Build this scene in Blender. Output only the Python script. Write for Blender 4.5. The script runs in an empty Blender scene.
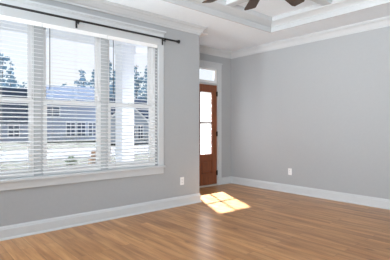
import bpy, bmesh, math, random
from math import radians as R, sin, cos, pi
from mathutils import Vector, Matrix

random.seed(7)
S = bpy.context.scene
COL = S.collection

# ------------------------------------------------------------------ camera
CAM_H = 1.17
cd = bpy.data.cameras.new('camera')
cam = bpy.data.objects.new('camera', cd)
COL.objects.link(cam)
cam.location = (0, 0, CAM_H)
cam.rotation_euler = (R(90), 0, R(48.92 - 90))
cd.sensor_fit = 'HORIZONTAL'
cd.sensor_width = 36
cd.lens = 36 * 340 / 390
cd.shift_y = -2.5 / 390
cd.clip_start = 0.05
cd.clip_end = 600
S.camera = cam

# ------------------------------------------------------------------ exposure
S.view_settings.view_transform = 'Standard'
S.view_settings.look = 'None'
S.view_settings.exposure = 0.03
S.view_settings.gamma = 1.0
S.view_settings.use_curve_mapping = False

# ------------------------------------------------------------------ sky and sun
w = bpy.data.worlds.new('sky')
S.world = w
w.use_nodes = True
nt = w.node_tree
nt.nodes.clear()
o_ = nt.nodes.new('ShaderNodeOutputWorld')
b_ = nt.nodes.new('ShaderNodeBackground')
sk = nt.nodes.new('ShaderNodeTexSky')
sk.sky_type = 'NISHITA'
sk.sun_disc = False
sk.sun_elevation = R(44.6)
sk.sun_rotation = R(26)
sk.air_density = 1.0
sk.dust_density = 2.0
sk.ozone_density = 1.0
mx = nt.nodes.new('ShaderNodeMix')
mx.data_type = 'RGBA'
mx.inputs[0].default_value = 0.55
mx.inputs[7].default_value = (8.9, 9.1, 9.3, 1)      # thin bright overcast veil
nt.links.new(sk.outputs[0], mx.inputs[6])
nt.links.new(mx.outputs[2], b_.inputs[0])
b_.inputs[1].default_value = 0.110
nt.links.new(b_.outputs[0], o_.inputs[0])

SUN_DIR = Vector((-0.445, -0.91, -1.0)).normalized()
sl = bpy.data.lights.new('sun', 'SUN')
sl.energy = 48.0
sl.angle = R(1.9)
sl.color = (0.90, 0.95, 1.0)
so = bpy.data.objects.new('sun', sl)
COL.objects.link(so)
so.rotation_euler = SUN_DIR.to_track_quat('-Z', 'Y').to_euler()
so.location = (8, 12, 14)

# ------------------------------------------------------------------ added fill lamps inside the room, out of view
def area(name, loc, direction, sx, sy, power, col, spread=180):
    l = bpy.data.lights.new(name, 'AREA')
    l.shape = 'RECTANGLE'
    l.size, l.size_y = sx, sy
    l.energy = power
    l.color = col
    l.spread = R(spread)       # limits the fill to the surfaces it should brighten
    o = bpy.data.objects.new(name, l)
    COL.objects.link(o)
    o.location = loc
    o.rotation_euler = Vector(direction).to_track_quat('-Z', 'Z').to_euler()
    return o
area('fill_near', (2.2, -2.8, 1.2), (-.1, 1, .25), 4.2, 1.6, 30, (0.86, 0.96, 1.0), 120)  # unseen fill added behind the camera to brighten blinds and mullions
area('fill_side', (-2.45, -.9, 1.4), (1, .49, 0.07), 3.0, 2.0, 74, (0.97, 0.985, 1.0), 66)  # unseen fill added to brighten the right wall
area('fill_front', (-1.7, 3.68, 0.9), (.75, -.42, 1.0), .5, .5, 140, (0.88, 0.96, 1.0), 110)  # unseen upward fill added to lift the ceiling near the window wall

# ------------------------------------------------------------------ helpers
def tag(o, label=None, cat=None, group=None, kind=None):
    if label: o['label'] = label
    if cat: o['category'] = cat
    if group: o['group'] = group
    if kind: o['kind'] = kind
    return o

def empty(name, loc=(0, 0, 0), rz=0.0):
    o = bpy.data.objects.new(name, None)
    COL.objects.link(o)
    o.location = loc
    o.rotation_euler = (0, 0, rz)
    o.empty_display_size = 0.1
    return o

class MB:
    """collects shapes into one mesh"""
    def __init__(self): self.v = []; self.f = []; self.sm = []
    def add(self, vs, fs, smooth=False):
        n = len(self.v)
        self.v += [tuple(p) for p in vs]
        self.f += [tuple(i + n for i in f) for f in fs]
        self.sm += [smooth] * len(fs)
        return self
    def box(self, x0, x1, y0, y1, z0, z1, M=None):
        vs = [(x0, y0, z0), (x1, y0, z0), (x1, y1, z0), (x0, y1, z0), (x0, y0, z1), (x1, y0, z1), (x1, y1, z1), (x0, y1, z1)]
        if M is not None: vs = [M @ Vector(p) for p in vs]
        return self.add(vs, [(0, 3, 2, 1), (4, 5, 6, 7), (0, 1, 5, 4), (1, 2, 6, 5), (2, 3, 7, 6), (3, 0, 4, 7)])
    def tube(self, p, q, r0, r1=None, n=12, caps=True):
        r1 = r0 if r1 is None else r1
        p, q = Vector(p), Vector(q)
        d = (q - p).normalized()
        a = d.orthogonal().normalized(); b = d.cross(a)
        vs = []
        for (c, r) in ((p, r0), (q, r1)):
            for i in range(n):
                t = 2 * pi * i / n
                vs.append(c + (a * cos(t) + b * sin(t)) * r)
        self.add(vs, [(i, (i + 1) % n, n + (i + 1) % n, n + i) for i in range(n)], True)
        if caps:
            k = len(self.v) - 2 * n
            self.f += [tuple(k + i for i in reversed(range(n))), tuple(k + n + i for i in range(n))]
            self.sm += [False, False]
        return self
    def lathe(self, prof, c=(0, 0, 0), axis='Z', n=20):
        c = Vector(c); vs = []
        for (r, h) in prof:
            for i in range(n):
                t = 2 * pi * i / n
                if axis == 'Z': p = Vector((r * cos(t), r * sin(t), h))
                elif axis == 'X': p = Vector((h, r * cos(t), r * sin(t)))
                else: p = Vector((r * sin(t), h, r * cos(t)))
                vs.append(c + p)
        fs = []
        for k in range(len(prof) - 1):
            for i in range(n):
                fs.append((k * n + i, k * n + (i + 1) % n, (k + 1) * n + (i + 1) % n, (k + 1) * n + i))
        self.add(vs, fs, True)
        base = len(self.v) - len(vs)
        self.f += [tuple(base + i for i in reversed(range(n))), tuple(base + (len(prof) - 1) * n + i for i in range(n))]
        self.sm += [False, False]
        return self
    def sweep(self, prof, path, closed=False, side=1):
        """prof: closed list of (out, z); path: list of (x, y); out is measured to the right of travel (side=1)"""
        P = [Vector((x, y)) for x, y in path]
        n = len(P)
        def nrm(a, b):
            d = (b - a).normalized()
            return Vector((d.y, -d.x)) * side
        rings = []
        for i in range(n):
            if closed or 0 < i < n - 1:
                n0 = nrm(P[i - 1], P[i]); n1 = nrm(P[i], P[(i + 1) % n])
                m = (n0 + n1) / (1 + n0.dot(n1))
            elif i == 0: m = nrm(P[0], P[1])
            else: m = nrm(P[-2], P[-1])
            rings.append([(P[i].x + m.x * o, P[i].y + m.y * o, z) for o, z in prof])
        k = len(prof)
        vs = [p for r in rings for p in r]
        fs = []
        segs = n if closed else n - 1
        for i in range(segs):
            j = (i + 1) % n
            for a in range(k):
                b = (a + 1) % k
                fs.append((i * k + a, j * k + a, j * k + b, i * k + b))
        if not closed:
            fs += [tuple(reversed(range(k))), tuple((n - 1) * k + a for a in range(k))]
        return self.add(vs, fs)
    def build(self, name, mat, parent=None, bevel=0.0, loc=None, fix=True):
        me = bpy.data.meshes.new(name)
        me.from_pydata(self.v, [], self.f)
        for p, s in zip(me.polygons, self.sm): p.use_smooth = s
        if fix:
            bm = bmesh.new(); bm.from_mesh(me)
            bmesh.ops.recalc_face_normals(bm, faces=bm.faces)
            bm.to_mesh(me); bm.free()
        me.materials.append(mat)
        o = bpy.data.objects.new(name, me)
        COL.objects.link(o)
        if parent is not None: o.parent = parent
        if loc is not None: o.location = loc
        if bevel:
            b = o.modifiers.new('bevel', 'BEVEL')
            b.width = bevel; b.segments = 2; b.limit_method = 'ANGLE'
        return o

def copy_tree(o, parent=None):
    c = o.copy()
    COL.objects.link(c)
    if parent is not None: c.parent = parent
    for ch in list(o.children): copy_tree(ch, c)
    return c

# ------------------------------------------------------------------ materials
def lin(r, g, b):
    f = lambda c: c / 12.92 if c <= .04045 else ((c + .055) / 1.055) ** 2.4
    return (f(r / 255), f(g / 255), f(b / 255), 1)

def mat(name, rgb, rough=0.6, var=0.05, scale=8.0, stretch=(1, 1, 1), bump=0.0, metallic=0.0, spec=0.5):
    m = bpy.data.materials.new(name)
    m.use_nodes = True
    N, L = m.node_tree.nodes, m.node_tree.links
    bs = N['Principled BSDF']
    tc = N.new('ShaderNodeTexCoord'); mp = N.new('ShaderNodeMapping')
    mp.inputs['Scale'].default_value = stretch
    L.new(tc.outputs['Object'], mp.inputs['Vector'])
    nz = N.new('ShaderNodeTexNoise'); nz.inputs['Scale'].default_value = scale
    nz.inputs['Detail'].default_value = 4
    L.new(mp.outputs[0], nz.inputs['Vector'])
    rp = N.new('ShaderNodeValToRGB')
    c = lin(*rgb)
    rp.color_ramp.elements[0].position = .3; rp.color_ramp.elements[1].position = .7
    rp.color_ramp.elements[0].color = tuple(x * (1 - var) for x in c[:3]) + (1,)
    rp.color_ramp.elements[1].color = tuple(min(1, x * (1 + var)) for x in c[:3]) + (1,)
    L.new(nz.outputs[0], rp.inputs[0]); L.new(rp.outputs[0], bs.inputs['Base Color'])
    bs.inputs['Roughness'].default_value = rough
    bs.inputs['Metallic'].default_value = metallic
    bs.inputs['Specular IOR Level'].default_value = spec
    if bump:
        bp = N.new('ShaderNodeBump'); bp.inputs['Strength'].default_value = bump; bp.inputs['Distance'].default_value = .01
        L.new(nz.outputs[0], bp.inputs['Height']); L.new(bp.outputs[0], bs.inputs['Normal'])
    return m

def glass(name, tint=(1, 1, 1), ripple=False):
    m = bpy.data.materials.new(name)
    m.use_nodes = True
    N, L = m.node_tree.nodes, m.node_tree.links
    N.clear()
    out = N.new('ShaderNodeOutputMaterial'); mix = N.new('ShaderNodeMixShader')
    tr = N.new('ShaderNodeBsdfTransparent'); gl = N.new('ShaderNodeBsdfGlossy')
    tr.inputs[0].default_value = (*tint, 1); gl.inputs['Roughness'].default_value = 0.02
    fr = N.new('ShaderNodeFresnel'); fr.inputs['IOR'].default_value = 1.35
    see = tr
    if ripple:       # rolled, rippled privacy glass: milky in the ridges, clear in the hollows
        tc = N.new('ShaderNodeTexCoord')
        nz = N.new('ShaderNodeTexNoise'); nz.inputs['Scale'].default_value = 20; nz.inputs['Detail'].default_value = 3
        rp = N.new('ShaderNodeValToRGB')
        rp.color_ramp.elements[0].position = .36; rp.color_ramp.elements[0].color = (.32, .32, .32, 1)
        rp.color_ramp.elements[1].position = .5; rp.color_ramp.elements[1].color = (.11, .11, .11, 1)
        L.new(tc.outputs['Object'], nz.inputs['Vector']); L.new(nz.outputs[0], rp.inputs[0])
        tl_ = N.new('ShaderNodeBsdfTranslucent'); tl_.inputs[0].default_value = (.95, .95, .95, 1)
        see = N.new('ShaderNodeMixShader')
        L.new(rp.outputs[0], see.inputs[0]); L.new(tr.outputs[0], see.inputs[1]); L.new(tl_.outputs[0], see.inputs[2])
    ge = N.new('ShaderNodeNewGeometry')
    inv = N.new('ShaderNodeMath'); inv.operation = 'SUBTRACT'; inv.inputs[0].default_value = 1
    L.new(ge.outputs['Backfacing'], inv.inputs[1])
    mu = N.new('ShaderNodeMath'); mu.operation = 'MULTIPLY'      # reflect off the entry face only
    L.new(fr.outputs[0], mu.inputs[0]); L.new(inv.outputs[0], mu.inputs[1])
    L.new(mu.outputs[0], mix.inputs[0]); L.new(see.outputs[0], mix.inputs[1]); L.new(gl.outputs[0], mix.inputs[2])
    L.new(mix.outputs[0], out.inputs[0])
    return m

def plank_floor():
    m = bpy.data.materials.new('oak_plank_floor')
    m.use_nodes = True
    N, L = m.node_tree.nodes, m.node_tree.links
    bs = N['Principled BSDF']
    tc = N.new('ShaderNodeTexCoord')
    mp = N.new('ShaderNodeMapping'); mp.inputs['Rotation'].default_value = (0, 0, R(90))
    L.new(tc.outputs['Object'], mp.inputs['Vector'])
    br = N.new('ShaderNodeTexBrick')
    br.offset = 0.37; br.offset_frequency = 2
    br.inputs['Color1'].default_value = (0, 0, 0, 1); br.inputs['Color2'].default_value = (1, 1, 1, 1)
    br.inputs['Mortar'].default_value = (.5, .5, .5, 1)
    br.inputs['Scale'].default_value = 1.0
    br.inputs['Mortar Size'].default_value = 0.0012
    br.inputs['Brick Width'].default_value = 1.5
    br.inputs['Row Height'].default_value = 0.110
    L.new(mp.outputs[0], br.inputs['Vector'])
    # grain stretched along the plank (world Y)
    mg = N.new('ShaderNodeMapping'); mg.inputs['Scale'].default_value = (14, 1.1, 1)
    L.new(tc.outputs['Object'], mg.inputs['Vector'])
    ad = N.new('ShaderNodeVectorMath'); ad.operation = 'ADD'
    sc = N.new('ShaderNodeVectorMath'); sc.operation = 'SCALE'; sc.inputs['Scale'].default_value = 9.0
    L.new(br.outputs['Color'], sc.inputs[0]); L.new(mg.outputs[0], ad.inputs[0]); L.new(sc.outputs[0], ad.inputs[1])
    nz = N.new('ShaderNodeTexNoise'); nz.inputs['Scale'].default_value = 1.0; nz.inputs['Detail'].default_value = 6; nz.inputs['Roughness'].default_value = .62
    L.new(ad.outputs[0], nz.inputs['Vector'])
    rp = N.new('ShaderNodeValToRGB')
    e = rp.color_ramp.elements
    e[0].position = .32; e[0].color = lin(*FLOOR_DARK)
    e[1].position = .68; e[1].color = lin(*FLOOR_LIGHT)
    q = e.new(.5); q.color = lin(*FLOOR_MID)
    L.new(nz.outputs[0], rp.inputs[0])
    # tone of each plank
    hs = N.new('ShaderNodeHueSaturation')
    mr = N.new('ShaderNodeMapRange'); mr.inputs[3].default_value = .89; mr.inputs[4].default_value = 1.11
    L.new(br.outputs['Color'], mr.inputs[0]); L.new(mr.outputs[0], hs.inputs['Value']); L.new(rp.outputs[0], hs.inputs['Color'])
    # knots
    mk = N.new('ShaderNodeMapping'); mk.inputs['Scale'].default_value = (5.5, 2.2, 1)
    L.new(tc.outputs['Object'], mk.inputs['Vector'])
    vo = N.new('ShaderNodeTexVoronoi'); vo.inputs['Scale'].default_value = .9
    L.new(mk.outputs[0], vo.inputs['Vector'])
    kr = N.new('ShaderNodeValToRGB')
    kr.color_ramp.elements[0].position = .03; kr.color_ramp.elements[0].color = (.45, .38, .32, 1)
    kr.color_ramp.elements[1].position = .13; kr.color_ramp.elements[1].color = (1, 1, 1, 1)
    L.new(vo.outputs['Distance'], kr.inputs[0])
    mu = N.new('ShaderNodeMix'); mu.data_type = 'RGBA'; mu.blend_type = 'MULTIPLY'; mu.inputs[0].default_value = 1
    L.new(hs.outputs[0], mu.inputs[6]); L.new(kr.outputs[0], mu.inputs[7])
    # dark hairline joints
    jt = N.new('ShaderNodeMix'); jt.data_type = 'RGBA'
    jt.inputs[7].default_value = lin(84, 58, 40)
    L.new(br.outputs['Fac'], jt.inputs[0]); L.new(mu.outputs[2], jt.inputs[6])
    L.new(jt.outputs[2], bs.inputs['Base Color'])
    bs.inputs['Roughness'].default_value = .30
    bs.inputs['Specular IOR Level'].default_value = .4
    bp = N.new('ShaderNodeBump'); bp.inputs['Strength'].default_value = .12; bp.inputs['Distance'].default_value = .004
    L.new(nz.outputs[0], bp.inputs['Height']); L.new(bp.outputs[0], bs.inputs['Normal'])
    return m

FLOOR_DARK, FLOOR_MID, FLOOR_LIGHT = (146, 96, 54), (180, 128, 79), (205, 154, 103)
M_floor = plank_floor()
M_wall = mat('grey_wall_paint', (167, 170, 173), .75, .012, 30, bump=.02)
M_ceil = mat('white_ceiling_paint', (233, 240, 246), .85, .01, 20, bump=.02)
M_trim = mat('white_trim_paint', (199, 203, 206), .38, .01, 10)
M_frame = mat('white_window_vinyl', (244, 245, 246), .35, .01, 10)
M_blind = mat('white_blind_slats', (246, 247, 248), .45, .015, 6)
M_cord = mat('white_blind_cord', (225, 225, 222), .8, .03, 60)
M_wand = mat('smoky_blind_wand', (70, 72, 76), .3, .05, 20)
M_black = mat('black_iron', (18, 18, 19), .45, .1, 30)
M_door = mat('stained_mahogany', (134, 76, 44), .42, .22, 5, (9, 9, .8), bump=.05)
M_muntin = mat('dark_bronze_muntin', (96, 62, 48), .5, .1, 10)
M_bronze = mat('oil_rubbed_bronze', (40, 32, 28), .4, .1, 20, metallic=.6)
M_sill = mat('aluminium_threshold', (200, 196, 190), .4, .04, 20)
M_blade = mat('walnut_fan_blade', (72, 54, 40), .5, .2, 6, (3, 18, 3))
M_plate = mat('white_outlet_plastic', (236, 236, 236), .35, .01, 10)
M_slot = mat('dark_outlet_slot', (60, 60, 60), .6, .05, 10)
M_glass = glass('clear_window_glass', (.97, .98, 1.0))
M_rain = glass('rippled_door_glass', (.96, .96, .96), True)
M_porch = mat('white_porch_paint', (244, 245, 247), .6, .02, 4, spec=.05)
M_conc = mat('pale_concrete', (76, 77, 80), .9, .06, 2, bump=.1, spec=.05)
M_lawn = mat('dry_winter_lawn', (58, 58, 51), .95, .22, 1.6, bump=.3, spec=.05)
M_siding_b = mat('blue_grey_siding', (176, 184, 204), .8, .06, 1, (1, 1, 40), bump=.2, spec=.05)
M_siding_w = mat('pale_blue_siding', (200, 208, 222), .8, .05, 1, (1, 1, 40), bump=.2, spec=.05)
M_roof = mat('slate_blue_shingles', (68, 82, 104), .9, .18, 14, bump=.3, spec=.05)
M_pane_far = mat('dark_house_glass', (84, 96, 120), .25, .1, 2)
M_bark = mat('pine_bark', (92, 84, 80), .95, .25, 12, (6, 6, 1), bump=.5, spec=.05)
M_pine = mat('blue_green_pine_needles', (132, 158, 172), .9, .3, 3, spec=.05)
M_shrub = mat('shrub_leaves', (150, 160, 142), .9, .3, 8, spec=.05)
M_rust = mat('rust_shrub_leaves', (190, 164, 142), .9, .25, 8, spec=.05)

# ------------------------------------------------------------------ setting: shell
YW, XC, YD, XR = 3.98, 3.56, 4.91, 5.29       # window wall, its end, door wall, right wall
XL, YN = -2.5, -3.0                           # the rest of the open room, behind the camera
ZC = 2.74
T = .14

def structure(o, label): return tag(o, label, None, None, 'structure')

structure(MB().box(XL - T, XR + T, YN - T, YW, -.12, 0).box(XC - T, XR + T, YW, YD + .16, -.12, 0).build('floor', M_floor), 'warm brown wood plank floor of the empty room')

WX0, WX1, WZ0, WZ1 = .40, 2.765, .63, 2.43     # triple window opening
wl = MB()
wl.box(XL - T, -2.3, YW, YW + T, 0, ZC + .2).box(-.5, WX0, YW, YW + T, 0, ZC + .2).box(-2.3, -.5, YW, YW + T, 0, .3).box(-2.3, -.5, YW, YW + T, 2.4, ZC + .2).box(WX1, XC, YW, YW + T, 0, ZC + .2)
wl.box(WX0, WX1, YW, YW + T, 0, WZ0).box(WX0, WX1, YW, YW + T, WZ1, ZC + .2)
structure(wl.build('wall_left', M_wall), 'pale grey wall holding the triple window')
structure(MB().box(XC - T, XC, YW + T, YD + T, 0, ZC + .2).build('wall_entry_side', M_wall), 'short grey wall returning beside the front door')
DX0, DX1, DZT = 3.97, 4.885, 2.345             # entry opening with transom
we = MB()
we.box(XC, DX0 - .02, YD, YD + T, 0, ZC + .2).box(DX1 + .02, XR, YD, YD + T, 0, ZC + .2).box(DX0 - .02, DX1 + .02, YD, YD + T, DZT + .02, ZC + .2)
structure(we.build('wall_entry', M_wall), 'narrow grey wall around the front door')
structure(MB().box(XR, XR + T, YN - T, YD + T, 0, ZC + .2).build('wall_right', M_wall), 'long bare pale grey wall on the right')
wn = MB()
wn.box(XL - T, -.6, YN - T, YN, 0, ZC + .2).box(3.8, XR, YN - T, YN, 0, ZC + .2).box(-.6, 3.8, YN - T, YN, 0, .3).box(-.6, 3.8, YN - T, YN, 2.55, ZC + .2)
structure(wn.build('wall_near', M_wall), 'grey wall behind the camera with wide opening')
ws = MB()
ws.box(XL - T, XL, YN, -1.7, 0, ZC + .2).box(XL - T, XL, 2.5, YW, 0, ZC + .2).box(XL - T, XL, -1.7, 2.5, 0, .2).box(XL - T, XL, -1.7, 2.5, 2.55, ZC + .2)
structure(ws.build('wall_back', M_wall), 'grey wall behind the camera with tall opening')

# ceiling: flat border, raised coffered tray
TX0, TX1, TY0, TY1 = .30, 4.65, .29, 3.425
ZB, ZT = 2.895, 2.955
ce = MB()
ce.box(XL - T, TX0, YN - T, YW, ZC, ZC + .2).box(TX1, XR + T, YN - T, YW, ZC, ZC + .2)
ce.box(TX0, TX1, YN - T, TY0, ZC, ZC + .2).box(TX0, TX1, TY1, YW, ZC, ZC + .2)
ce.box(XC - T, XR + T, YW, YD + T, ZC, ZC + .2)
structure(ce.build('ceiling', M_ceil), 'flat white ceiling border around the raised tray')
structure(MB().box(TX0 - .05, TX1 + .05, TY0 - .05, TY1 + .05, ZT, ZT + .2).build('ceiling_tray', M_ceil), 'raised white tray ceiling above the fan')
# tray mouldings and beams
loop = [(TX0, TY0), (TX0, TY1), (TX1, TY1), (TX1, TY0)]       # clockwise, interior on the right
tb = MB().sweep([(0, ZC - .004), (.02, ZC - .004), (.02, ZC + .06), (.012, ZC + .075), (.012, ZC + .088), (0, ZC + .095)], loop, True)
structure(tb.build('trim_1', M_trim), 'white band moulding around the lower edge of the tray')
tcw = MB().sweep([(0, ZB - .075), (.012, ZB - .07), (.03, ZB - .05), (.07, ZB - .022), (.092, ZB - .012), (.10, ZB), (.10, ZT + .02), (0, ZT + .02)], loop, True)
structure(tcw.build('trim_2', M_trim), 'white crown moulding at the top of the tray')
def beam(i, x0, x1, y0, y1):
    m = MB().box(x0, x1, y0, y1, ZB, ZT + .02)
    structure(m.build('trim_%d' % i, M_trim, bevel=.006), 'white coffer beam crossing the tray ceiling')
beam(3, 3.47, 3.60, TY0 + .1, TY1 - .1)
beam(4, 1.35, 1.48, TY0 + .1, TY1 - .1)
beam(5, TX0 + .1, TX1 - .1, 2.32, 2.45)
beam(6, TX0 + .1, TX1 - .1, 1.24, 1.37)

# crown and baseboards
crown_path = [(XL, YW), (XC, YW), (XC, YD), (XR, YD), (XR, YN)]
cp = [(0, 2.618), (.014, 2.618), (.014, 2.64), (.024, 2.652), (.034, 2.672), (.056, 2.70), (.078, 2.712), (.078, 2.722), (.092, 2.726), (.092, ZC + .002), (0, ZC + .002)]
structure(MB().sweep(cp, crown_path).build('trim_7', M_trim), 'white crown moulding along the grey walls')
bp_ = [(0, 0), (.026, 0), (.026, .008), (.02, .018), (.016, .022), (.016, .108), (.012, .116), (.012, .124), (.006, .136), (.004, .142), (0, .142)]
structure(MB().sweep(bp_, [(XL, YW), (XC, YW), (XC, YD), (3.865, YD)]).build('baseboard_left', M_trim), 'white baseboard under the triple window')
structure(MB().sweep(bp_, [(4.99, YD), (XR, YD), (XR, YN)]).build('baseboard_right', M_trim), 'white baseboard along the long right wall')

# ------------------------------------------------------------------ the triple window
glassx = [(.487, 1.087), (1.281, 1.881), (2.075, 2.675)]
edges = [WX0, 1.184, 1.978, WX1]
wlabels = ['leftmost sash window of the triple window', 'middle sash window of the triple window', 'sash window of the triple window nearest the front door']
for k, (g0, g1) in enumerate(glassx):
    a, b = edges[k] + .004, edges[k + 1] - .004
    root = structure(empty('window_%d' % (k + 1), ((a + b) / 2, YW + .1, WZ0)), wlabels[k])
    def W(name, m, mt, par=None, **kw):
        o = m.build(name, mt, par, **kw)
        return o
    ox, oy, oz = root.location
    def bx(m, x0, x1, y0, y1, z0, z1): return m.box(x0 - ox, x1 - ox, y0 - oy, y1 - oy, z0 - oz, z1 - oz)
    f = MB()
    fo = g0 - .04, g1 + .04
    bx(f, a, fo[0], YW + .05, YW + .138, WZ0, WZ1); bx(f, fo[1], b, YW + .05, YW + .138, WZ0, WZ1)
    bx(f, fo[0], fo[1], YW + .05, YW + .138, WZ0, WZ0 + .03); bx(f, fo[0], fo[1], YW + .05, YW + .138, WZ1 - .05, WZ1)
    W('window_frame', f, M_frame, root, bevel=.003)
    for (nm, z0, z1, y0, y1) in (('lower_sash', WZ0 + .03, 1.487, YW + .062, YW + .097), ('upper_sash', 1.447, WZ1 - .05, YW + .10, YW + .134)):
        s = MB()
        bx(s, fo[0], g0, y0, y1, z0, z1); bx(s, g1, fo[1], y0, y1, z0, z1)
        bt, tp = (.055, .05) if nm == 'lower_sash' else (.05, .045)
        bx(s, g0, g1, y0, y1, z0, z0 + bt); bx(s, g0, g1, y0, y1, z1 - tp, z1)
        so_ = W(nm, s, M_frame, root, bevel=.003)
        p = MB()
        ym = (y0 + y1) / 2
        bx(p, g0 - .005, g1 + .005, ym - .003, ym + .003, z0 + bt - .005, z1 - tp + .005)
        W('glass_pane', p, M_glass, so_)
    lk = MB()
    xm = (g0 + g1) / 2
    bx(lk, xm - .03, xm + .03, YW + .058, YW + .10, 1.487, 1.50)
    W('sash_lock', lk, M_frame, root)
    if k < 2:
        xm = edges[k + 1]
        ml = MB().box(xm - .05, xm + .05, YW + .04, YW + .0498, WZ0 + .002, WZ1)
        structure(ml.build('trim_%d' % (8 + k), M_trim, bevel=.003), ['white mullion board right of the leftmost window', 'white mullion board left of the window nearest the door'][k])

# interior casing, stool and apron
cs = MB()
CY = YW - .02
cs.box(WX0 - .095, WX0, CY, YW, WZ0, 2.335).box(WX1, WX1 + .095, CY, YW, WZ0, 2.335)
cs.box(WX0 - .095, WX1 + .095, CY - .004, YW, 2.335, 2.50)
cs.box(WX0 - .105, WX1 + .105, CY - .012, YW, 2.50, 2.515)
cs.box(WX0 - .12, WX1 + .12, CY - .03, YW, 2.515, 2.54)
structure(cs.build('trim_10', M_trim, bevel=.003), 'white casing with capped head board around the triple window')
st = MB().box(WX0 - .115, WX1 + .115, YW - .05, YW, .60, .63).box(WX0 + .001, WX1 - .001, YW, YW + .05, .605, .634)
st.box(WX0 - .095, WX1 + .095, CY, YW, .515, .60)
structure(st.build('trim_11', M_trim, bevel=.004), 'white stool and apron beneath the triple window')

# ------------------------------------------------------------------ blinds
bl_x = [(.41, 1.201), (1.207, 1.985), (1.991, 2.755)]
bl_lab = ['open white slatted blind on the leftmost window', 'open white slatted blind on the middle window', 'open white slatted blind on the window nearest the door']
PITCH, SL_T = .0445, R(14)
for (x0, x1), lab in zip(bl_x, bl_lab):
    wd = x1 - x0
    root = tag(empty('window_blind', (x0, YW + .013, .66)), lab, 'blind', 'slatted blinds on the triple window')
    z0 = .66
    MB().box(.004, wd - .004, -.021, .026, 2.335 - z0, 2.37 - z0 - .002).build('headrail', M_blind, root)
    MB().box(0, wd, -.031, -.021, 2.288 - z0, 2.36 - z0).build('valance', M_blind, root, bevel=.003)
    MB().box(.003, wd - .003, -.024, .026, 0, .016).build('bottom_rail', M_blind, root, bevel=.003)
    # a slat: slightly crowned, tilted strip
    n = 7; prof = []
    for i in range(n):
        u = -1 + 2 * i / (n - 1)
        prof.append((u * .025, .0025 * (1 - u * u)))
    top = [(y, z + .0013) for y, z in prof]; bot = [(y, z - .0013) for y, z in reversed(prof)]
    ring = top + bot
    rot = [(y * cos(SL_T) - z * sin(SL_T), y * sin(SL_T) + z * cos(SL_T)) for y, z in ring]
    sm = MB()
    k = len(rot)
    vs = [(.004, y, z) for y, z in rot] + [(wd - .004, y, z) for y, z in rot]
    sm.add(vs, [(i, (i + 1) % k, k + (i + 1) % k, k + i) for i in range(k)] + [tuple(reversed(range(k))), tuple(range(k, 2 * k))])
    zz = .045; first = None
    while z0 + zz < 2.325:
        if first is None:
            first = sm.build('slat', M_blind, root); o = first
        else:
            o = first.copy(); COL.objects.link(o); o.parent = root
        o.location = (0, .001, zz)
        zz += PITCH
    for xx in (.11, wd / 2, wd - .11):
        MB().tube((xx, -.026, .01), (xx, -.026, 2.34 - z0), .0011, n=5).tube((xx, .028, .01), (xx, .028, 2.34 - z0), .0011, n=5).build('ladder_cord', M_cord, root)
    MB().tube((.075, -.039, 1.60 - z0), (.075, -.0355, 2.285 - z0), .0042, n=8).build('tilt_wand', M_wand, root)

# ------------------------------------------------------------------ curtain rod
RY, RZ = YW - .09, 2.42
rod = tag(empty('curtain_rod', (1.58, RY, RZ)), 'thin black curtain rod mounted across the top of the triple window', 'curtain rod')
hl = 3.03 - 1.58
MB().tube((-hl, 0, 0), (hl, 0, 0), .0125).build('rod', M_black, rod)
for sgn in (-1, 1):
    pr = [(.013, 0), (.017, .004), (.013, .012), (.015, .02), (.026, .04), (.027, .055), (.02, .058)]
    MB().lathe([(r, sgn * h) for r, h in pr], (sgn * hl, 0, 0), 'X', 16).build('finial', M_black, rod)
for bxp in (.335, 1.585, 2.83):
    x = bxp - 1.58
    b = MB().box(x - .011, x + .011, .084, .0898 - .002, -.075, .03).box(x - .006, x + .006, 0, .086, -.026, -.014)
    b.tube((x, 0, -.022), (x, 0, -.045), .006, n=8)
    b.box(x - .009, x + .009, -.017, .017, -.024, -.012).box(x - .009, x + .009, -.018, -.013, -.024, .004).box(x - .009, x + .009, .013, .018, -.024, .004)
    if True:
        b.v = [(p[0], p[1] - (.024 if p[1] > .08 else 0), p[2]) for p in b.v]
    b.build('bracket', M_black, rod)

# ------------------------------------------------------------------ front door
door = structure(empty('door_1', (DX1, YD + .06, 0)), 'brown stained front door with tall glass lites, standing shut')
ox, oy = DX1, YD + .06
def D(m, x0, x1, y0, y1, z0, z1): return m.box(x0 - ox, x1 - ox, y0 - oy, y1 - oy, z0, z1)
Y0, Y1 = YD + .012, YD + .058
GX0, GX1, GZ0, GZ1 = 4.105, 4.75, .645, 1.875
d = MB()
D(d, DX0 + .004, GX0, Y0, Y1, .03, 2.02); D(d, GX1, DX1 - .004, Y0, Y1, .03, 2.02)
D(d, GX0, GX1, Y0, Y1, GZ1, 2.02); D(d, GX0, GX1, Y0, Y1, .52, GZ0); D(d, GX0, GX1, Y0, Y1, .03, .26)
D(d, 4.40, 4.455, Y0, Y1, .26, .52)
d.build('door_slab', M_door, door, bevel=.004)
for (p0, p1) in ((GX0, 4.40), (4.455, GX1)):
    p = MB(); D(p, p0, p1, Y0 + .014, Y1 - .014, .26, .52); D(p, p0 + .035, p1 - .035, Y0 + .006, Y1 - .006, .295, .485)
    p.build('door_panel', M_door, door, bevel=.006)
mv = MB(); D(mv, 4.417, 4.438, Y0 + .006, Y1 - .006, GZ0, GZ1); mv.build('muntin', M_muntin, door)
mh = MB(); D(mh, GX0, 4.414, Y0 + .006, Y1 - .006, 1.257, 1.279); D(mh, 4.441, GX1, Y0 + .006, Y1 - .006, 1.257, 1.279); mh.build('muntin', M_muntin, door)
for (p0, p1) in ((GX0, 4.414), (4.441, GX1)):
    for (q0, q1) in ((GZ0, 1.253), (1.283, GZ1)):
        g = MB(); D(g, p0 - .003, p1 + .003, Y0 + .020, Y0 + .026, q0 - .003, q1 + .003); g.build('glass_pane', M_rain, door)
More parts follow.
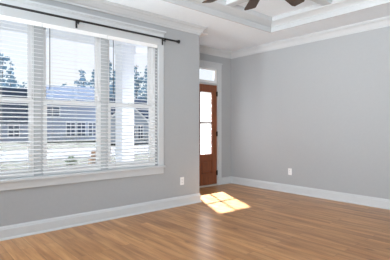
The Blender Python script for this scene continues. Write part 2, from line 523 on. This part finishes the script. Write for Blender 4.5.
for hz in (1.85, 1.04, .25):
    h = MB().tube((.004, Y0 - oy - .006, hz - .05), (.004, Y0 - oy - .006, hz + .05), .008, n=10)
    h.tube((.004, Y0 - oy - .006, hz + .05), (.004, Y0 - oy - .006, hz + .062), .005, .003, n=10)
    D(h, DX1 - .03, DX1 + .012, Y0 - .003, Y0, hz - .048, hz + .048)
    ho = h.build('hinge', M_bronze, door)
    if hz == 1.85:
        s = MB().tube((.004, Y0 - oy - .012, hz + .055), (.055, Y0 - oy - .035, hz + .055), .0045, n=8)
        s.tube((.055, Y0 - oy - .035, hz + .055), (.072, Y0 - oy - .03, hz + .055), .011, n=10)
        s.build('door_stop', M_sill, ho)
hd = MB().lathe([(.03, 0), (.03, -.006), (.012, -.01), (.011, -.035), (.024, -.045), (.03, -.06), (.022, -.074)], (DX0 + .07 - ox, Y0 - oy, .95), 'Y', 18)
hd.lathe([(.03, 0), (.03, -.008), (.018, -.012), (.016, -.02)], (DX0 + .07 - ox, Y0 - oy, 1.09), 'Y', 18)
hd.build('door_knob', M_bronze, door)
th = MB(); D(th, DX0 - .0, DX1 + .0, YD - .01, YD + .15, 0.0, .026); th.build('threshold', M_sill, door)

# transom window and the white casing around both
tw = structure(empty('window_4', ((DX0 + DX1) / 2, YD + .04, 2.06)), 'low white transom window above the front door')
ox, oy, oz = tw.location
def E(m, x0, x1, y0, y1, z0, z1): return m.box(x0 - ox, x1 - ox, y0 - oy, y1 - oy, z0 - oz, z1 - oz)
f = MB()
E(f, DX0, 4.03, YD + .02, YD + .09, 2.062, 2.345); E(f, 4.838, DX1, YD + .02, YD + .09, 2.062, 2.345)
E(f, 4.03, 4.838, YD + .02, YD + .09, 2.062, 2.112); E(f, 4.03, 4.838, YD + .02, YD + .09, 2.318, 2.345)
f.build('window_frame', M_frame, tw, bevel=.003)
f = MB(); E(f, 4.027, 4.841, YD + .045, YD + .051, 2.109, 2.321); f.build('glass_pane', M_glass, tw)
dc = MB()
dc.box(DX0 - .10, DX0 - .008, YD - .02, YD, 0, 2.36).box(DX1 + .008, DX1 + .10, YD - .02, YD, 0, 2.36).box(DX0 - .10, DX1 + .10, YD - .024, YD, 2.36, 2.455)
dc.box(DX0 - .115, DX1 + .115, YD - .04, YD, 2.455, 2.475)
dc.box(DX0 - .02, DX0, YD, YD + .15, 0, 2.365).box(DX1, DX1 + .02, YD, YD + .15, 0, 2.365).box(DX0, DX1, YD, YD + .15, 2.345, 2.365).box(DX0, DX1, YD + .0, YD + .15, 2.026, 2.062)
structure(dc.build('trim_12', M_trim, bevel=.003), 'white casing around the front door and transom')

# ------------------------------------------------------------------ outlets
def outlet(loc, rz, label):
    root = tag(empty('wall_outlet', loc, rz), label, 'outlet', 'wall outlets')
    MB().box(-.036, .036, -.006, 0, -.058, .058).build('cover_plate', M_plate, root, bevel=.002)
    for dz in (-.02, .02):
        r = MB().box(-.017, .017, -.0085, -.006, dz - .014, dz + .014).build('receptacle', M_plate, root, bevel=.002)
        sl_ = MB().box(-.008, -.005, -.0092, -.0085, dz - .004, dz + .008).box(.005, .008, -.0092, -.0085, dz - .004, dz + .006).box(-.002, .002, -.0092, -.0085, dz - .011, dz - .007)
        sl_.build('slot', M_slot, r)
outlet((3.21, YW, .366), 0, 'white duplex outlet low on the wall beside the triple window')
outlet((XR, 3.475, .378), R(-90), 'white duplex outlet low on the long right wall')

# ------------------------------------------------------------------ ceiling fan
FX, FY, FZ, FR, NB = 2.48, 1.87, 2.50, .775, 9
fan = tag(empty('ceiling_fan', (FX, FY, FZ)), 'ceiling fan with many dark walnut blades under the tray ceiling', 'ceiling fan')
MB().lathe([(.075, ZT - FZ), (.07, ZT - FZ - .05), (.03, ZT - FZ - .075), (.02, ZT - FZ - .08)], n=24).build('canopy', M_bronze, fan)
MB().tube((0, 0, .13), (0, 0, ZT - FZ - .07), .014).build('downrod', M_bronze, fan)
MB().lathe([(.03, .15), (.06, .13), (.11, .11), (.13, .06), (.13, .0), (.11, -.04), (.07, -.06), (.02, -.065)], n=28).build('motor_housing', M_bronze, fan)
def blade_mesh():
    m = MB(); tilt = R(-13)
    out = [(.20, -.045), (.30, -.056), (FR - .015, -.068), (FR, -.055), (FR + .012, .052), (FR - .03, .068), (.30, .056), (.20, .045)]
    vs = []
    for dz in (-.004, .004):
        for x, y in out: vs.append((x, y * cos(tilt), y * sin(tilt) + dz))
    k = len(out)
    m.add(vs, [tuple(reversed(range(k))), tuple(range(k, 2 * k))] + [(i, (i + 1) % k, k + (i + 1) % k, k + i) for i in range(k)])
    return m
def arm_mesh():
    m = MB()
    m.box(.10, .26, -.02, .02, .006, .014)
    return m
b0 = a0 = None
for i in range(NB):
    a = R(11 + 40 * i)
    if b0 is None:
        b0 = blade_mesh().build('blade', M_blade, fan); a0 = arm_mesh().build('blade_arm', M_bronze, b0); b = b0
    else:
        b = b0.copy(); COL.objects.link(b); b.parent = fan
        a2 = a0.copy(); COL.objects.link(a2); a2.parent = b
    b.rotation_euler = (0, 0, a)

# ------------------------------------------------------------------ outdoors
fwd, rgt = Vector((cos(R(48.92)), sin(R(48.92)))), Vector((sin(R(48.92)), -cos(R(48.92))))
def at(px, dist):
    """ground point seen in the given direction at the given distance"""
    p = fwd * dist + rgt * (dist * (px - 195) / 340)
    return p.x, p.y
GZ = -.40
YAW = R(48.92)

# lawn with street across the view (rows run parallel to the window wall, roughly)
def strip(name, y0, y1, z, m, label, x0=-70, x1=70):
    o = MB().box(x0, x1, y0, y1, z - .06, z).build(name, m)
    return structure(o, label)
strip('ground', 6.6, 90, GZ, M_lawn, 'dry pale lawn outside the windows', -90, 110)
strip('street', 17.3, 24.5, GZ + .02, M_conc, 'bright pale street beyond the front lawn', -90, 110)
structure(MB().box(-3.5, 6.6, YW + T + .03, 6.6, -.35, -.05).build('porch_floor', M_conc), 'pale concrete front porch floor')
structure(MB().box(-3.5, 3.9, YW + T + .02, 6.05, 2.72, 2.92).box(3.9, 6.4, YD + T + .02, 5.56, 2.72, 2.92).build('porch_roof', M_porch), 'white porch roof over the triple window')
pc = tag(empty('porch_column', (3.27, 5.80, -.05)), 'square white porch column outside the window nearest the door', 'column')
MB().box(-.13, .13, -.13, .13, 0, 2.77).build('shaft', M_porch, pc, bevel=.004)
MB().box(-.15, .15, -.15, .15, 0, .18).build('base', M_porch, pc, bevel=.004)
MB().box(-.15, .15, -.15, .15, 2.62, 2.769).build('capital', M_porch, pc, bevel=.004)

def house(name_label, c, rz, wd, dp, hw, hr, wall_m, wins, gable_front=False):
    """wd along the front, dp deep; front faces local -Y; roof ridge along X (or along Y with gable_front)"""
    root = tag(empty('house', (c[0], c[1], GZ), rz), name_label, 'house', 'houses across the street')
    body = MB()
    a, b = wd / 2, dp
    if gable_front:
        vs = [(-a, 0, 0), (a, 0, 0), (a, 0, hw), (0, 0, hw + hr), (-a, 0, hw), (-a, b, 0), (a, b, 0), (a, b, hw), (0, b, hw + hr), (-a, b, hw)]
        body.add(vs, [(0, 1, 2, 3, 4), (9, 8, 7, 6, 5), (0, 5, 6, 1), (1, 6, 7, 2), (2, 7, 8, 3), (3, 8, 9, 4), (4, 9, 5, 0)])
    else:
        vs = [(-a, 0, 0), (a, 0, 0), (a, 0, hw), (-a, 0, hw), (-a, b, 0), (a, b, 0), (a, b, hw), (-a, b, hw), (-a, b / 2, hw + hr), (a, b / 2, hw + hr)]
        body.add(vs, [(0, 1, 2, 3), (5, 4, 7, 6), (0, 3, 8, 7, 4), (1, 5, 6, 9, 2), (2, 9, 8, 3), (6, 7, 8, 9), (0, 4, 5, 1)])
    body.build('walls', wall_m, root)
    rf = MB(); t = .16; ov = .4
    def slab(p0, p1, p2, p3):
        up = Vector((0, 0, t))
        lo = [Vector(p) + Vector((0, 0, .015)) for p in (p0, p1, p2, p3)]
        rf.add(lo + [p + up for p in lo], [(3, 2, 1, 0), (4, 5, 6, 7), (0, 1, 5, 4), (1, 2, 6, 5), (2, 3, 7, 6), (3, 0, 4, 7)])
    if gable_front:
        sl = hr / a
        for s in (-1, 1):
            slab((0, -ov, hw + hr), (s * (a + ov), -ov, hw - sl * ov), (s * (a + ov), b + ov, hw - sl * ov), (0, b + ov, hw + hr))
    else:
        sl = hr / (b / 2)
        slab((-a - ov, -ov, hw - sl * ov), (a + ov, -ov, hw - sl * ov), (a + ov, b / 2, hw + hr), (-a - ov, b / 2, hw + hr))
        slab((-a - ov, b + ov, hw - sl * ov), (a + ov, b + ov, hw - sl * ov), (a + ov, b / 2, hw + hr), (-a - ov, b / 2, hw + hr))
    rf.build('roof', M_roof, root)
    if gable_front:      # pale rake boards
        rk = MB(); sl = hr / a
        for s in (-1, 1):
            p = Vector((0, -ov - .05, hw + hr + .02)); q = Vector((s * (a + ov), -ov - .05, hw - sl * ov + .02))
            vs = [p, q, q + Vector((0, 0, -.22)), p + Vector((0, 0, -.22))]
            vs += [v + Vector((0, .08, 0)) for v in vs]
            rk.add(vs, [(0, 1, 2, 3), (7, 6, 5, 4), (0, 4, 5, 1), (1, 5, 6, 2), (2, 6, 7, 3), (3, 7, 4, 0)])
        rk.build('rake_board', M_porch, root)
    for (x, z, ww, hh) in wins:
        fr = MB().box(x - ww / 2 - .1, x + ww / 2 + .1, -.06, .02, z - .1, z + hh + .1).build('window', M_porch, root)
        MB().box(x - ww / 2, x + ww / 2, -.09, -.06, z, z + hh).build('pane', M_pane_far, fr)
        MB().box(x - .04, x + .04, -.11, -.09, z, z + hh).box(x - ww / 2, x + ww / 2, -.11, -.09, z + hh / 2 - .03, z + hh / 2 + .03).build('glazing_bar', M_porch, fr)
    return root

# big house in the middle, its front wing, house on the left, gabled house on the right
yaw_face = 0
house('large blue-grey two-storey house across the street, seen through middle window', at(68, 40), R(-14), 7.0, 6, 4.7, 1.9, M_siding_b, [(-1.7, 2.9, 1.5, 1.0), (.3, .6, .9, 1.5), (1.5, .6, .9, 1.5), (2.8, .6, .9, 1.5)])
house('low blue-grey house seen through the leftmost window', at(-14, 36), R(-10), 8.0, 6, 2.6, 3.4, M_siding_b, [(-1.5, .6, 1.0, 1.3), (.8, .6, 1.0, 1.3), (2.6, .6, 1.0, 1.3)])
house('pale blue gabled house seen right of the porch column', at(128, 33), R(-32), 4.0, 4, 2.2, 1.9, M_siding_w, [(.45, .4, .5, 1.4), (1.2, .4, .4, 1.4)], True)
house('long dark-roofed house behind the pale gabled house', at(133, 46), R(-12), 7.4, 6, 2.8, 2.8, M_siding_b, [(-2.6, .6, 1.2, 1.6), (2.8, .6, .8, 1.4)])

def tree(px, dist, h, r, kind, label, seed, base=.28):
    rnd = random.Random(seed)
    x, y = at(px, dist)
    root = tag(empty('pine_tree', (x, y, GZ)), label, 'tree', 'pines behind the houses')
    tk = MB(); tk.tube((0, 0, -.1), (.15, .1, h * .96), .12 + h * .006, .03, n=8)
    tk.build('trunk', M_bark, root)
    fo = MB()
    z = h * base
    while z < h:
        u = (z / h - base) / (1 - base)
        reach = r * (1 - u) ** .75 + .25
        for k in range(rnd.randint(3, 5)):
            t = rnd.uniform(0, 2 * pi); ln = reach * rnd.uniform(.35, 1.15); up = rnd.uniform(-.05, .45)
            q = .35
            while q < ln:
                c = Vector((q * cos(t), q * sin(t), z + q * up)) + Vector((rnd.gauss(0, .12), rnd.gauss(0, .12), rnd.gauss(0, .1)))
                for e_ in range(4):
                    s = rnd.uniform(.14, .40)
                    n1 = Vector((rnd.gauss(0, 1), rnd.gauss(0, 1), rnd.gauss(0, .7))).normalized()
                    a = n1.orthogonal().normalized() * s; b = n1.cross(a).normalized() * s * .7
                    d_ = Vector((rnd.gauss(0, .2), rnd.gauss(0, .2), rnd.gauss(0, .15)))
                    fo.add([c + d_ - a, c + d_ + b, c + d_ + a, c + d_ - b], [(0, 1, 2, 3)])
                q += .38
        z += rnd.uniform(.35, .75)
    fo.build('foliage', M_pine, root, fix=False)
    return root
tl = [
 (2, 54, 14.0, 2.0, 'tall bluish pine behind the low left house'),
 (10, 60, 13.5, 1.9, 'shorter pine just right of the tallest one on the left'),
 (22, 66, 10.0, 2.4, 'low bushy pine nearest the mullion of the leftmost window'),
 (47, 60, 9.0, 2.2, 'low pine at the left edge of the middle window'),
 (62, 66, 10.6, 1.5, 'thin pine over the left end of the large house roof'),
 (83, 54, 11.0, 1.8, 'taller pointed pine over the right end of the large house roof'),
 (94, 60, 12.0, 2.1, 'pine at the right edge of the middle window'),
 (108, 66, 16.0, 2.3, 'pine left of the porch column'),
 (116, 56, 12.0, 1.9, 'pine half hidden by the left edge of the porch column'),
 (136, 60, 13.2, 2.0, 'dense pine just right of the porch column'),
 (148, 70, 15.0, 2.4, 'dense pine nearest the right window frame'),
]
for i, (px, ds, h, r, lab) in enumerate(tl): tree(px, ds, h, r, 0, lab, 100 + i, .18 if px > 100 else .25)

def shrub(px, dist, r, h, m, label, seed):
    rnd = random.Random(seed)
    x, y = at(px, dist)
    root = tag(empty('shrub', (x, y, GZ)), label, 'shrub', 'garden shrubs')
    st_ = MB()
    for k in range(5):
        t = 2 * pi * k / 5
        st_.tube((0, 0, -.05), (r * .5 * cos(t), r * .5 * sin(t), h * .7), .012, .006, n=6)
    st_.build('stems', M_bark, root)
    fo = MB()
    for i in range(260):
        t = rnd.uniform(0, 2 * pi); v = rnd.uniform(.1, 1); q = r * (rnd.random() ** .5) * math.sin(pi * (.15 + .8 * v))
        c = Vector((q * cos(t), q * sin(t), h * v)); s = rnd.uniform(.03, .06)
        n1 = Vector((rnd.gauss(0, 1), rnd.gauss(0, 1), rnd.gauss(0, 1))).normalized()
        a = n1.orthogonal().normalized() * s; b = n1.cross(a).normalized() * s * .6
        fo.add([c - a, c + b, c + a, c - b], [(0, 1, 2, 3)])
    fo.build('leaves', m, root, fix=False)
shrub(71, 13.5, .24, .45, M_shrub, 'green shrub on the lawn outside the middle window', 5)
shrub(94, 13.0, .22, .7, M_rust, 'rust tinged shrub at the right side of the middle window', 6)
shrub(60, 32, 1.6, 1.1, M_shrub, 'dark shrub against the left part of the large house', 7)
shrub(80, 32, 1.6, 1.1, M_shrub, 'dark shrub against the right part of the large house', 8)
shrub(147, 31.5, .8, 1.0, M_shrub, 'shrub at the right corner of the pale gabled house', 9)
